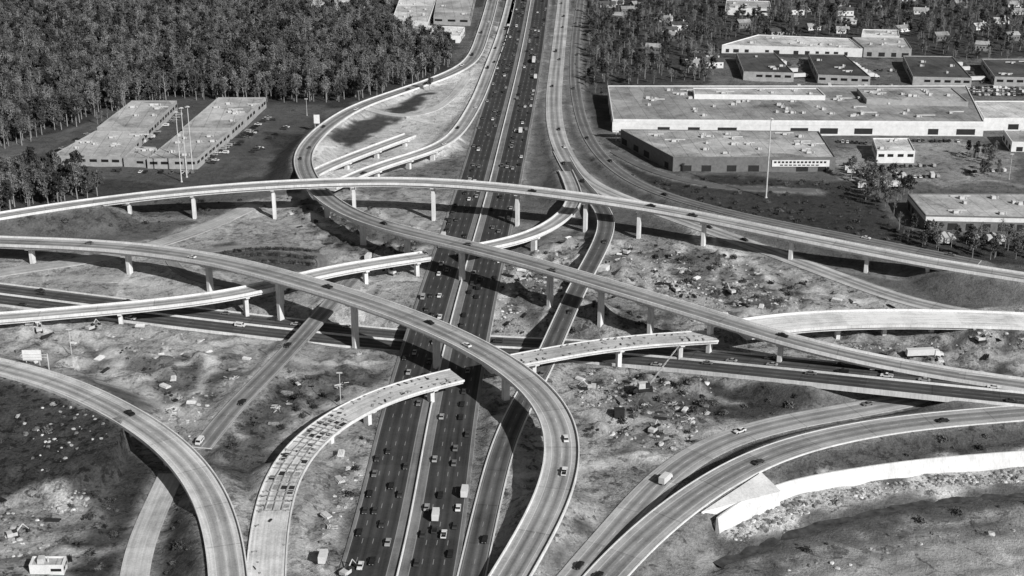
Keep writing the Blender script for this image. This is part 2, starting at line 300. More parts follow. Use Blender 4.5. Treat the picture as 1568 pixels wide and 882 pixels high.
zone([(210,545),(330,530),(380,545),(320,610),(290,640),(230,600)],0.14,.9)
zone([(460,300),(530,320),(600,345),(650,362),(640,390),(560,390),(480,350),(450,330)],0.12,1)
zone([(340,375),(480,385),(500,405),(470,420),(330,415),(300,400)],0.1,.5)
zone([(480,520),(600,540),(580,560),(470,565),(440,580),(440,555)],0.25,.5)
zone([(1040,385),(1140,395),(1220,440),(1240,470),(1130,465),(1040,435)],0.16,1.0)
zone([(780,385),(880,380),(870,440),(800,470),(765,500)],0.16,1.0)
zone([(870,480),(960,470),(1010,500),(930,512),(870,505)],0.12,1)
zone([(930,575),(1040,580),(1120,630),(1050,670),(980,650),(930,610)],0.16,1)
zone([(1035,582),(1270,608),(1285,628),(1180,640),(1110,640),(1040,606)],0.06,.6)
zone([(560,640),(600,640),(560,760),(520,860),(490,860),(500,740),(540,700)],0.13,1)
zone([(690,640),(740,600),(770,620),(740,720),(700,800),(700,720)],0.09,.8)
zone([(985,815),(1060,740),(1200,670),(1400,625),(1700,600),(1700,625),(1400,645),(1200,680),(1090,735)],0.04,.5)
zone([(890,800),(1000,705),(1060,690),(960,780),(880,870)],0.05)  # dark grass, with the ramp's cast shadow painted into the albedo
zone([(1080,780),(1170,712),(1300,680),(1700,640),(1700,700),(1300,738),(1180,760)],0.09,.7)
zone([(960,900),(1020,830),(1080,790),(1110,830),(1170,870),(1150,900)],0.25,.5)
zone([(1098,812),(1200,757),(1400,724),(1700,700),(1700,735),(1400,748),(1250,778),(1130,828)],0.46,1)
zone([(1180,870),(1230,835),(1350,800),(1700,760),(1700,800),(1400,830),(1250,870),(1190,900)],0.3,.8)
zone([(1200,900),(1260,860),(1400,818),(1700,775),(1700,960),(1200,960)],0.4,.25)
ver=(ROADM<2.5)&(YY>330)&(YY<1500); ALB[ver]=np.maximum(ALB[ver],0.22)
for d_ in DIG:
    P=WP(d_); xs=[a for a,b in P]; ys=[b for a,b in P]; A=(max(xs)-min(xs))*(max(ys)-min(ys))
    for _ in range(int(A/450)):
        x,y=random.uniform(min(xs),max(xs)),random.uniform(min(ys),max(ys))
        if not inpoly(np.array([x]),np.array([y]),P)[0]: continue
        a=random.uniform(0,6.28); pts=[(x,y,0,0)]; c_=random.uniform(-.35,.35)
        for k_ in range(6): a+=c_+random.uniform(-.15,.15); x+=9*math.cos(a); y+=9*math.sin(a); pts.append((x,y,0,0))
        strokew(pts,random.choice([2.2,2.2,3,5]),random.choice([.5,.44,.1,.07,.46,.12]),.5)
for s_,wd,a in [([(100,515),(170,530),(185,555),(180,580),(230,610),(310,655)],6,.46),([(20,500),(120,505),(250,520),(330,540),(300,600)],5,.44),([(160,540),(240,550),(340,525),(440,520)],5,.46),([(330,660),(350,620),(440,540),(520,490),(600,440)],5,.44),
  ([(890,620),(930,650),(1000,640),(1060,670),(1130,650)],6,.46),([(870,720),(950,700),(1020,700)],7,.55),([(950,385),(1000,410),(1080,460),(1150,480)],6,.48),([(1150,400),(1200,450),(1240,480),(1200,470)],5,.48),([(1180,410),(1300,460),(1400,470),(1550,480)],6,.44),([(1260,520),(1350,545),(1450,540),(1568,555)],5,.46),
  ([(760,480),(790,420),(830,390),(880,370)],5,.44),([(470,330),(520,360),(600,372),(660,385)],4,.42),([(505,830),(530,760),(570,700),(600,640)],5,.42),([(760,640),(800,700),(780,780),(750,860)],5,.44),([(30,430),(150,425),(260,440),(400,450)],8,.42),([(640,205),(690,170),(720,130)],10,.55),
  ([(1230,882),(1320,850),(1450,820),(1568,805)],4,.2),([(1300,900),(1400,860),(1568,835)],3,.25),([(1400,900),(1500,870),(1568,862)],3,.28),([(1180,885),(1240,850),(1340,822),(1568,790)],3,.13),([(620,290),(640,320),(600,340)],5,.4),([(390,330),(450,310),(470,290)],8,.45),([(0,840),(60,820),(110,860)],5,.4),([(1490,235),(1500,270),(1568,285)],6,.3)]: stroke(s_,wd,a)
g_=lambda A:(.2*A[:-2]+.6*A[1:-1]+.2*A[2:])
ALB[1:-1]=g_(ALB); ALB[:,1:-1]=g_(ALB.T).T
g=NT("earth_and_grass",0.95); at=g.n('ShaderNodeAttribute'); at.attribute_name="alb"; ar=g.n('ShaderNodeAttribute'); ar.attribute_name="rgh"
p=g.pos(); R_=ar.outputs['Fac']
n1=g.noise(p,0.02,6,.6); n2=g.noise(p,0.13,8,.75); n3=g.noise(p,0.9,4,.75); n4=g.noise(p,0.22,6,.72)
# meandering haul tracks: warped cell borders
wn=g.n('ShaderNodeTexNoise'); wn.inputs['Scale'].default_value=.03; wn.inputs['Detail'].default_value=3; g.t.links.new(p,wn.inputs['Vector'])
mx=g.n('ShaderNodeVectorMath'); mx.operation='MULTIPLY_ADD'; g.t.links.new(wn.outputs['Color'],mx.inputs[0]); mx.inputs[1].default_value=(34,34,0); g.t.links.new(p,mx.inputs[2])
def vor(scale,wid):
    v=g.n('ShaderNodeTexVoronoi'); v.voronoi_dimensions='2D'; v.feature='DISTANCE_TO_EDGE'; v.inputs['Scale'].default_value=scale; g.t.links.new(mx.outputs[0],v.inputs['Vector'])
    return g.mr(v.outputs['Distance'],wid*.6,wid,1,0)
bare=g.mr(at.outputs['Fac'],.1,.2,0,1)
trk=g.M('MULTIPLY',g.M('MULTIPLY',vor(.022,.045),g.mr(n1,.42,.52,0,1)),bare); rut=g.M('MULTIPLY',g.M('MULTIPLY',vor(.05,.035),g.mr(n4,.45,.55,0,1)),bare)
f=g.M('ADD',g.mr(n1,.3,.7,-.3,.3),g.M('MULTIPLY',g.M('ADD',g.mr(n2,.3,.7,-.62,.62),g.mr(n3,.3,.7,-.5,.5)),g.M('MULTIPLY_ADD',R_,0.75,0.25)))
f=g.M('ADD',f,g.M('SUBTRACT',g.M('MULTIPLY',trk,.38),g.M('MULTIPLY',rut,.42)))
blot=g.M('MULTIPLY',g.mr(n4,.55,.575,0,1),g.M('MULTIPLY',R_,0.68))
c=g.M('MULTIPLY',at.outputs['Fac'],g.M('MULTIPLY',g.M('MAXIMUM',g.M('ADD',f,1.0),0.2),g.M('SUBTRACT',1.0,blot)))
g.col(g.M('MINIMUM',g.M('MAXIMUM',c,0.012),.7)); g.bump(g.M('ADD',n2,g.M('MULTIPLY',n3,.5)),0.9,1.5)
me=bpy.data.meshes.new("ground"); ny,nx=TZ.shape
me.vertices.add(nx*ny); me.vertices.foreach_set('co',np.stack([XX,YY,TZ],-1).astype(np.float32).ravel())
ii=(np.arange(ny-1)[:,None]*nx+np.arange(nx-1)[None,:]).ravel(); q=np.stack([ii,ii+1,ii+nx+1,ii+nx],1).astype(np.int32)
me.loops.add(q.size); me.loops.foreach_set('vertex_index',q.ravel()); me.polygons.add(len(q)); me.polygons.foreach_set('loop_start',np.arange(0,q.size,4,dtype=np.int32))
me.update(calc_edges=True)
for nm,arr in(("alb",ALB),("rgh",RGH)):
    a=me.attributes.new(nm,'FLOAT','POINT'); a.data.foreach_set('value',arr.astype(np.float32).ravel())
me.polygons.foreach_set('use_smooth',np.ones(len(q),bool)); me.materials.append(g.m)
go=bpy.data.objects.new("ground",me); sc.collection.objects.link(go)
# ---------------- build roads
def P2I(p):
    y=p[1]*CT+(H-p[2])*ST; return (784+F*p[0]/y, 441+F*((H-p[2])*CT-p[1]*ST)/y)
for key,r in ROADS.items():
    S,N,w_=r['S'],r['N'],r['w']; hw=w_/2; st=r['style']
    if st=='deck':
        ph=r['par']; d=r['depth']
        prof=[(-hw+.5,0),(hw-.5,0),(hw-.45,ph),(hw,ph),(hw,-.5),(hw-1.1,-.7),(hw-1.3,-d),(-hw+1.3,-d),(-hw+1.1,-.7),(-hw,-.5),(-hw,ph),(-hw+.45,ph)]
        pm=[0]+[1]*11
    elif st=='freeway':
        prof=[(-hw,-1.3),(-hw,0),(-.35,0),(-.15,.85),(.15,.85),(.35,0),(hw,0),(hw,-1.3)]; pm=[1,0,1,1,1,0,1,0]
    elif key=='i285':
        prof=[(-hw,-1.6),(-hw,.7),(-hw+.35,.7),(-hw+.4,0),(-.35,0),(-.15,.85),(.15,.85),(.35,0),(hw-.4,0),(hw-.35,.7),(hw,.7),(hw,-1.6)]; pm=[1,1,1,0,1,1,1,0,1,1,1,1]
    else:
        prof=[(-hw,-1.2),(-hw,0),(-hw+.4,.02),(hw-.4,.02),(hw,0),(hw,-1.2)]; pm=[0,0,0,0,0,0]
    n=len(prof); vs=[];uv=[]
    for i in range(len(S)):
        for o,z in prof:
            vs.append((S[i,0]+N[i,0]*o,S[i,1]+N[i,1]*o,S[i,2]+z)); uv.append((o,r['s'][i]))
    fs=[];mi=[]
    for i in range(len(S)-1):
        for k_ in range(n):
            a=i*n+k_; b=i*n+(k_+1)%n; fs.append((b,a,a+n,b+n)); mi.append(pm[k_])
    fs.append(tuple(range(n))); mi.append(1); fs.append(tuple(range(len(vs)-1,len(vs)-n-1,-1))); mi.append(1)
    B=MB(); B.v=vs;B.f=fs;B.m=mi
    for pp in r['piers']:
        j=min(range(len(S)),key=lambda j_:(lambda q_:(q_[0]-pp[0])**2+(q_[1]-pp[1])**2)(P2I(S[j_])))
        c_=S[j]; ang=math.atan2(N[j,1],N[j,0]); zb=tz(c_[0],c_[1])-1; zt=c_[2]-r['depth']
        if zt-zb<2: continue
        ch=1.6; B.box((c_[0],c_[1],(zb+zt-ch)/2),(2.9,1.8,zt-ch-zb),1,ang)
        L=w_*.36; ca,sa=math.cos(ang),math.sin(ang); cv=[]
        for y_ in(-.95,.95):
            for x_,z_ in((-1.45,zt-ch-.02),(1.45,zt-ch-.02),(L,zt-.75),(L,zt+.03),(-L,zt+.03),(-L,zt-.75)):
                cv.append((c_[0]+x_*ca-y_*sa,c_[1]+x_*sa+y_*ca,z_))
        B.add(cv,[(0,1,2,3,4,5),(11,10,9,8,7,6)]+[(a_,6+a_,6+(a_+1)%6,(a_+1)%6) for a_ in range(6)],1)
    uv=uv+[(0,0)]*(len(B.v)-len(uv))
    m0=roadmat(r['alb'],hw,r['lanes'],'freeway' if st=='freeway' else ('earth' if (st=='earth' or r['lanes']==0) else 'road'))
    B.obj(r['name'],[m0,CONC],uvs=uv)
# ---------------- retaining wall and stream
B=MB(); L=len(WS)
for i in range(L):
    h=4.8
    for o,z in((-1.6,-3.5),(0,h),(.6,h),(.7,-3.5)): B.v.append((WS[i,0]+WN[i,0]*o,WS[i,1]+WN[i,1]*o,z))
for i in range(L-1):
    for k_ in range(4): B.f.append((i*4+k_,i*4+(k_+1)%4,(i+1)*4+(k_+1)%4,(i+1)*4+k_)); B.m.append(0)
B.f+= [(0,1,2,3)]; B.m.append(0)
ap=[W(1074,784,4.6),W(1106,815,-1.2),W(1196,752,4.9),W(1166,723,7.2)]
B.add(ap+[(a,b_,-3) for a,b_,c_ in ap],[(0,1,2,3),(0,4,5,1),(1,5,6,2),(2,6,7,3),(3,7,4,0)],0)
B.obj("retaining_wall",[CONC])
wm=NT("stream_water",0.12); wm.col(wm.mr(wm.noise(wm.pos(),.3,3),.3,.7,.03,.1)); wm.bump(wm.noise(wm.pos(),1.5,3),.3,.1)
S,ss=resample([W(a,b,-2.6)+(0,) for a,b in stream_c],4)
T=np.gradient(S[:,:2],axis=0); T/=np.linalg.norm(T,axis=1)[:,None]
vs=[];fs=[]
for i in range(len(S)):
    for o in(-5,5): vs.append((S[i,0]-T[i,1]*o,S[i,1]+T[i,0]*o,-2.6))
for i in range(len(S)-1): fs.append((2*i,2*i+1,2*i+3,2*i+2))
mk("stream",vs,fs,[wm.m])
# ---------------- vegetation
def leafmat(name,lo,hi):
    m=NT(name,0.9); oi=m.n('ShaderNodeObjectInfo'); v=m.M('MULTIPLY_ADD',oi.outputs['Random'],hi-lo,lo)
    v=m.M('MULTIPLY',v,m.mr(m.noise(m.obj(),.5,2),.3,.7,.55,1.5)); return m.col(v)
LEAF=leafmat("foliage",.035,.12); BARE=leafmat("bare_twigs",.08,.22); BARK=simple("bark",.26,.3,1); PINE=leafmat("pine_foliage",.02,.05)
def tree(seed,hgt=18,rad=4.2,nc=24,per=20,leaf=LEAF,z0=.35,size=(.35,.75)):
    r=random.Random(seed); B=MB(); lean=(r.uniform(-.6,.6),r.uniform(-.6,.6))
    B.tube((0,0,-1.5),(lean[0]*.5,lean[1]*.5,hgt*.5),.34,.22,6,0); B.tube((lean[0]*.5,lean[1]*.5,hgt*.5),(lean[0],lean[1],hgt*.92),.22,.06,5,0)
    for i in range(nc):
        a=r.uniform(0,6.28); t=r.uniform(0,1)**.8; z=hgt*(z0+(1-z0)*t); k=math.sin(math.pi*min(1,(t*.85+.12)))**.7
        rr=rad*k*r.uniform(.25,1.05); c=Vector((math.cos(a)*rr+lean[0]*t,math.sin(a)*rr+lean[1]*t,z))
        B.tube((lean[0]*.5*t,lean[1]*.5*t,max(2,z-rr*.8-1)),c,.12,.03,3,0)
        cs=r.uniform(.8,1.7)
        for j in range(per):
            d=Vector((r.gauss(0,1),r.gauss(0,1),r.gauss(0,.75)))*cs*.55; s_=r.uniform(*size)
            e=Euler((r.uniform(0,6),r.uniform(0,6),r.uniform(0,6))).to_matrix(); a_=e@Vector((s_,0,0)); b_=e@Vector((0,s_*.6,0)); q_=c+d
            B.add([q_-a_-b_,q_+a_-b_*.6,q_+a_*.7+b_,q_-a_*.8+b_],[(0,1,2,3)],1)
    return B.obj("tree_mesh",[BARK,leaf],link=False)
def scatter(name,child,meshes,pts,scl):
    for vi,m in enumerate(meshes):
        idx=[i for i in range(len(pts)) if i%len(meshes)==vi]
        if not idx: continue
        vs=[];fs=[]
        for i in idx:
            x,y,z=pts[i]; s_=scl[i]/2; a=random.uniform(0,6.28)
            for k_ in range(4): vs.append((x+s_*1.41421*math.cos(a+k_*math.pi/2),y+s_*1.41421*math.sin(a+k_*math.pi/2),z))
            b=len(vs)-4; fs.append((b,b+1,b+2,b+3))
        p_=mk(name,vs,fs,[]); p_.instance_type='FACES'; p_.use_instance_faces_scale=True; p_.instance_faces_scale=1.0
        p_.show_instancer_for_render=False; p_.show_instancer_for_viewport=False
        o=bpy.data.objects.new(child,m); sc.collection.objects.link(o); o.parent=p_
AVOID=[]
def fill(poly,sp,clear=3,world=False,dens=1.0):
    P=poly if world else WP(poly); xs=[a for a,b in P]; ys=[b for a,b in P]; out=[]
    X,Y=np.meshgrid(np.arange(min(xs),max(xs),sp),np.arange(min(ys),max(ys),sp))
    X=X+rng.uniform(-.48,.48,X.shape)*sp; Y=Y+rng.uniform(-.48,.48,X.shape)*sp
    m=inpoly(X,Y,P)&(rng.random(X.shape)<dens)
    for x,y in zip(X[m],Y[m]):
        if rm(x,y)<clear: continue
        if any(abs(x-a)<c and abs(y-b)<d for a,b,c,d in AVOID): continue
        out.append((float(x),float(y),tz(x,y)))
    return out
# ---------------- buildings
WHT=simple("painted_wall",.7,.12,.3); TAN=simple("block_wall",.34,.2,.3); BRK=simple("brick_wall",.16,.2,.5); GLS=NT("window_glass",.15); GLS.b.inputs['Base Color'].default_value=(.02,.02,.02,1); GLS=GLS.m
def roofm(a):
    m=NT("flat_roof",.9); p=m.pos(); s=m.n('ShaderNodeSeparateXYZ'); m.t.links.new(p,s.inputs[0])
    ln=m.M('LESS_THAN',m.M('FRACT',m.M('DIVIDE',m.M('ADD',s.outputs[0],m.M('MULTIPLY',s.outputs[1],.08)),9.0)),.05)
    pn=m.n('ShaderNodeTexVoronoi'); pn.inputs['Scale'].default_value=.03; m.t.links.new(p,pn.inputs['Vector']); sp=m.n('ShaderNodeSeparateXYZ'); m.t.links.new(pn.outputs['Color'],sp.inputs[0])
    v=m.M('ADD',m.M('ADD',m.mr(m.noise(p,.05,6,.75),.3,.7,.5,1.45),m.mr(m.noise(p,.8,3),.3,.7,-.12,.12)),m.mr(sp.outputs[0],0,1,-.22,.22))
    return m.col(m.M('MULTIPLY',m.M('MULTIPLY',v,a),m.M('SUBTRACT',1.0,m.M('MULTIPLY',ln,.35))))
RL,RM,RD,RW=roofm(.38),roofm(.28),roofm(.08),roofm(.55)
DARK=simple("dark_opening",.03,.2,.5); MET=simple("sheet_metal",.5,.2,.6)
def building(px,h,wall,roof,front=('win',12),units=8,band=None,name="warehouse"):
    C=[Vector(W(a,b)[:2]) for a,b in px]; cen=sum(C,Vector((0,0)))/4
    AVOID.append((cen.x,cen.y,max(abs(c.x-cen.x) for c in C)+4,max(abs(c.y-cen.y) for c in C)+4))
    e=bpy.data.objects.new(name,None); sc.collection.objects.link(e)
    zb=min(tz(c.x,c.y) for c in C)-1; zt=max(0,tz(cen.x,cen.y))+h
    B=MB()
    inn=[c+(cen-c).normalized()*.6 for c in C]
    vs=[(c.x,c.y,zb) for c in C]+[(c.x,c.y,zt+.6) for c in C]+[(c.x,c.y,zt+.6) for c in inn]+[(c.x,c.y,zt-.1) for c in inn]
    fs=[]
    for i in range(4):
        j=(i+1)%4; fs+=[(i,j,4+j,4+i),(4+i,4+j,8+j,8+i),(8+i,8+j,12+j,12+i)]
    B.add(vs,fs,0); B.obj("walls",[wall],parent=e)
    R=MB(); R.add([(c.x,c.y,zt) for c in inn],[(0,1,2,3)],0); R.obj("roof",[roof],parent=e)
    O=MB()
    for side in range(4):
        a,b=C[side],C[(side+1)%4]; d=(b-a); Ln=d.length; d.normalize(); nrm=Vector((d.y,-d.x)); ang=math.atan2(d.y,d.x)
        k_,sp=front; cnt=max(2,int(Ln/sp))
        for i in range(cnt):
            if random.random()<.15: continue
            c=a+d*(Ln*(i+.5+random.uniform(-.1,.1))/cnt)+nrm*.04
            if k_=='win': O.box((c.x,c.y,zt-h*.42),(Ln/cnt*.62,.12,h*.32),0,ang)
            elif k_=='dock': O.box((c.x,c.y,zt-h+min(h*.27,2.2)),(Ln/cnt*random.uniform(.3,.6),.12,min(h*.5,4)),0,ang)
        if band:
            c=(a+b)/2+nrm*.05; O.box((c.x,c.y,zt-h*.18),(Ln-.6,.16,h*.3),1,ang)
    O.obj("windows_and_doors",[GLS if front[0]=='win' else DARK,WHT],parent=e)
    if units:
        U=MB()
        for i in range(units):
            s_,t_=random.uniform(.08,.92),random.uniform(.12,.88); a=C[0].lerp(C[1],s_); b=C[3].lerp(C[2],s_); c=a.lerp(b,t_)
            w1=random.uniform(1,3.4); U.box((c.x,c.y,zt+.9),(w1,random.uniform(1.5,3),random.uniform(1.2,1.8)),0,random.choice([0,.1]),.9)
            U.tube((c.x+w1,c.y,zt),(c.x+w1,c.y,zt+1.5),.3,.3,6,0)
            if random.random()<.35:
                a2=C[0].lerp(C[1],s_+.03); U.box((a2.lerp(b,t_).x,c.y+4,zt+.5),(random.uniform(4,14),.7,.7),0)
        U.obj("rooftop_units",[MET],parent=e)
    return e
b=building
b([(80,252),(187,254),(226,214),(148,213)],5.5,TAN,RL,('win',7),8)
b([(150,211),(228,212),(272,169),(203,169)],6.8,TAN,RL,('win',7),7)
b([(226,257),(302,257),(352,214),(278,214)],5.5,TAN,RL,('win',7),8)
b([(281,211.5),(355,212),(408,164),(335,164)],6.8,TAN,RL,('win',7),8)
b([(190,254.5),(223,256),(240,238),(208,237)],5.0,TAN,RL,('win',7),2)
b([(938,203),(1505,207),(1478,150),(930,150)],9,WHT,RM,('dock',22),60,True)
b([(1062,170),(1262,172),(1250,160),(1060,160)],12,WHT,RL,('win',8),5)
b([(1325,178),(1480,182),(1455,160),(1310,160)],12,TAN,RL,('win',8),10)
b([(1030,263),(1278,263),(1252,222),(950,219)],9,BRK,RL,('dock',14),20)
b([(1342,246),(1400,246),(1390,226),(1335,226)],6,WHT,RW,('win',6),3)
b([(1415,352),(1660,357),(1640,318),(1388,318)],8,BRK,RL,('dock',9),12,True)
b([(1505,199),(1660,199),(1660,172),(1490,172)],8,WHT,RW,('dock',12),8)
for q_ in([(1138,122),(1215,124),(1185,92),(1127,92)],[(1252,127),(1332,130),(1292,95),(1237,94)],[(1397,130),(1487,132),(1457,98),(1382,97)],[(1522,130),(1602,132),(1582,102),(1502,102)]): b(q_,6,TAN,RD,('win',7),4)
b([(1105,80),(1320,86),(1300,70),(1160,64)],6,WHT,RW,('dock',8),10)
b([(1322,86),(1395,88),(1384,71),(1304,70)],7,TAN,RL,('dock',8),6)
b([(1318,68),(1376,70),(1374,60),(1320,59)],8,WHT,RW,('win',9),3)
b([(1548,232),(1660,234),(1660,214),(1535,213)],6,WHT,RM,('dock',8),3)
b([(600,42),(655,44),(668,8),(612,8)],6,WHT,RW,('dock',9),8)
b([(660,66),(704,66),(712,52),(655,50)],6,WHT,RW,('dock',9),3)
b([(664,36),(720,38),(730,-8),(672,-10)],6,TAN,RL,('win',9),6)
b([(476,20),(532,22),(537,8),(482,6)],6,WHT,RW,('win',9),3)
b([(1110,22),(1180,24),(1178,12),(1112,10)],6,WHT,RL,('win',9),3)
b([(46,880),(98,880),(103,866),(52,866)],3,WHT,RL,('win',4),1,name="site_office")
X,Y,_=W(1225,263); sb=MB(); sb.box((X,Y-.4,5.6),(36,.3,4.2),0)
for i in range(14): sb.box((X-16+i*2.4,Y-.6,6.4),(1.5,.1,1.2),1)
for i in range(9): sb.box((X-12+i*2.8,Y-.6,4.5),(1.9,.1,.7),1)
sb.obj("building_sign",[WHT,DARK])
def housemesh(wm_,rmt,seed):
    r=random.Random(seed); B=MB(); L=r.uniform(11,16); D=r.uniform(8,10); h=r.choice([3.2,5.4]); rf=2.6
    B.box((0,0,h/2-.5),(L,D,h+1),0)
    B.add([(-L/2-.5,-D/2-.5,h-.1),(L/2+.5,-D/2-.5,h-.1),(L/2+.5,0,h+rf),(-L/2-.5,0,h+rf),(-L/2-.5,D/2+.5,h-.1),(L/2+.5,D/2+.5,h-.1)],[(0,1,2,3),(3,2,5,4),(0,4,5,1)],1)
    B.add([(-L/2,-D/2,h),(-L/2,D/2,h),(-L/2,0,h+rf-.1),(L/2,-D/2,h),(L/2,D/2,h),(L/2,0,h+rf-.1)],[(0,2,1),(3,4,5)],0)
    for s_ in(-1,1):
        for x in np.linspace(-L/2+2,L/2-2,4): B.box((x,s_*(D/2+.03),h*.55),(1.2,.1,1.3),2)
    B.box((0,-D/2-.05,1),(1.1,.1,2.1),2); B.box((L*.3,1.5,h+rf),(.9,.9,2.2),0)
    return B.obj("house",[wm_,rmt,GLS],link=False)
HM=[housemesh(a,c,i) for i,(a,c) in enumerate([(WHT,RD),(WHT,RM),(TAN,RD),(BRK,RM),(TAN,RL),(WHT,RL)])]
hp=[(95,88),(420,50),(452,88),(300,115),(330,112),(165,180),(440,100),(960,22),(1005,28),(1020,32),(945,30),(975,12),(1090,15),(1190,52),(1245,45),(1500,45),(1505,75),(1340,12),(1410,20),(1060,100),(1092,102),(1000,80),(1075,78),(1440,60),(1548,60),(545,60),(560,25),(1300,35),(1230,15),(930,10),(1470,10),(1380,45),(1030,60)]
for _ in range(20): hp.append((random.uniform(910,1568),random.uniform(-5,56)))
for _ in range(6): hp.append((random.uniform(450,600),random.uniform(0,40)))
hp=[q_ for i,q_ in enumerate(hp) if all(abs(q_[0]-o_[0])+3*abs(q_[1]-o_[1])>22 for o_ in hp[:i])]
for x,y in hp:
    X,Y,_=W(x,y)
    if rm(X,Y)<8: continue
    if any(abs(X-a)<c+8 and abs(Y-b_)<d+8 for a,b_,c,d in AVOID[:26]): continue
    o=bpy.data.objects.new("house",random.choice(HM)); sc.collection.objects.link(o); o.location=(X,Y,tz(X,Y)); o.rotation_euler[2]=random.uniform(-.5,.5)
    AVOID.append((X,Y-5,9,12))
TR=[tree(i,hgt=random.uniform(14,20),rad=random.uniform(3.4,4.8)) for i in range(5)]
TB=[tree(20+i,hgt=random.uniform(14,20),rad=3.7,nc=26,per=9,leaf=BARE,z0=.4,size=(.2,.5)) for i in range(4)]
TP=[tree(40+i,hgt=19,rad=2.8,nc=24,per=22,leaf=PINE,z0=.4) for i in range(1)]
ALLT=TR+TB+TP
def forest(poly,sp,dens=1,name="forest",meshes=ALLT,s=(.7,1.2),clear=6,world=False):
    p_=fill(poly,sp,clear,world,dens); random.shuffle(p_); scatter(name,"tree",meshes,p_,[random.uniform(*s) for _ in p_]); return len(p_)
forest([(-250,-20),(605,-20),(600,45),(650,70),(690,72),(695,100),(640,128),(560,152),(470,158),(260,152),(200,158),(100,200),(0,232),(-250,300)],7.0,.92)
forest([(-200,262),(55,266),(140,275),(150,300),(90,318),(0,328),(-200,350)],7,.9)
forest([(-900,1560),(-60,1560),(-60,1850),(-900,1850)],12,.9,world=True,s=(1,1.4))
forest([(60,1560),(900,1560),(900,1850),(60,1850)],12,.85,world=True,s=(.9,1.3))
forest([(885,-10),(1750,-10),(1750,60),(1480,62),(1400,60),(1100,60),(1100,126),(925,128),(895,125)],9,.66,s=(.4,.9))
forest([(1400,62),(1750,66),(1750,96),(1390,92)],10,.6,s=(.4,.75))
forest([(1215,92),(1240,92),(1250,130),(1220,130)],11,.6,s=(.4,.7))
forest([(1290,255),(1340,262),(1400,290),(1385,330),(1340,325),(1310,290)],7,.8,s=(.4,.8))
forest([(1350,340),(1420,358),(1750,372),(1750,405),(1500,398),(1400,376)],7,.85,s=(.4,.75))
forest([(1480,235),(1530,240),(1535,275),(1500,278)],7,.8,s=(.4,.7))
forest([(900,100),(925,130),(930,175),(905,170),(893,130)],9,.5,s=(.3,.6))
forest([(440,150),(660,140),(600,128)],8,.5,s=(.5,.8))
forest([(180,158),(270,150),(270,156),(150,190),(120,205)],8,.6,s=(.4,.7))
def shrubmesh(seed):
    r=random.Random(seed); B=MB(); B.tube((0,0,-.3),(0,0,1),.12,.05,5,0)
    for i in range(220):
        v=Vector((r.gauss(0,.8),r.gauss(0,.8),abs(r.gauss(0,.75)))); s_=r.uniform(.12,.3); e=Euler((r.uniform(0,6),r.uniform(0,6),0)).to_matrix(); a_=e@Vector((s_,0,0)); b_=e@Vector((0,s_,0))
        B.add([v-a_-b_,v+a_-b_,v+a_+b_,v-a_+b_],[(0,1,2,3)],1)
    return B.obj("shrub_mesh",[BARK,LEAF],link=False)
SH=[shrubmesh(i) for i in range(3)]
sp_=[]
for poly,s_,d_ in [([(1040,385),(1140,395),(1220,440),(1240,470),(1130,465),(1040,435)],4,.18),([(870,480),(960,470),(1010,500),(870,505)],4,.2),([(930,575),(1040,580),(1120,630),(1050,670),(940,650)],4,.15),
  ([(560,640),(600,640),(560,760),(520,860),(490,860),(500,740)],4,.08),([(770,400),(850,380),(880,400),(860,480),(760,500)],5,.1),([(460,300),(640,350),(640,390),(560,390),(450,335)],4,.25),
  ([(-100,590),(170,645),(175,720),(-100,770)],5,.1),([(100,760),(180,740),(180,882),(100,882)],4,.3),([(250,770),(320,790),(330,882),(245,882)],4,.3),([(1035,585),(1270,610),(1180,640),(1040,606)],5,.3),
  ([(430,570),(520,590),(400,700),(350,690)],5,.2),([(1110,842),(1250,808),(1600,760),(1600,772),(1400,795),(1200,850)],3,.14),([(940,260),(1300,280),(1400,370),(1200,345),(1000,300)],6,.4),([(-100,300),(400,300),(250,350),(-100,370)],7,.3),
  ([(1080,715),(1300,680),(1600,650),(1600,690),(1300,725)],6,.25)]:
    sp_+=fill(poly,s_,1.5,dens=d_)
random.shuffle(sp_); scatter("shrubs","shrub",SH,sp_,[random.uniform(.3,1.1) for _ in sp_])
rows=[]
for r_ in range(3):
    for i in range(26):
        X,Y,_=W(345+i*5.6-r_*4,383+r_*9+ (i-13)**2*.03); rows.append((X,Y,tz(X,Y)))
scatter("planted_shrub_rows","shrub",[SH[0]],rows,[.9]*len(rows))
def rock(seed):
    r=random.Random(seed); import bmesh; bm=bmesh.new(); bmesh.ops.create_icosphere(bm,subdivisions=2,radius=.6)
    for v in bm.verts: v.co=Vector((v.co.x*1.2,v.co.y*.9,v.co.z*.7))*(1+r.uniform(-.28,.28))
    m=bpy.data.meshes.new("rock"); bm.to_mesh(m); bm.free(); m.materials.append(ROCK); return m
ROCK=leafmat("broken_rock",.12,.55)
RK=[rock(i) for i in range(4)]
rp=[]
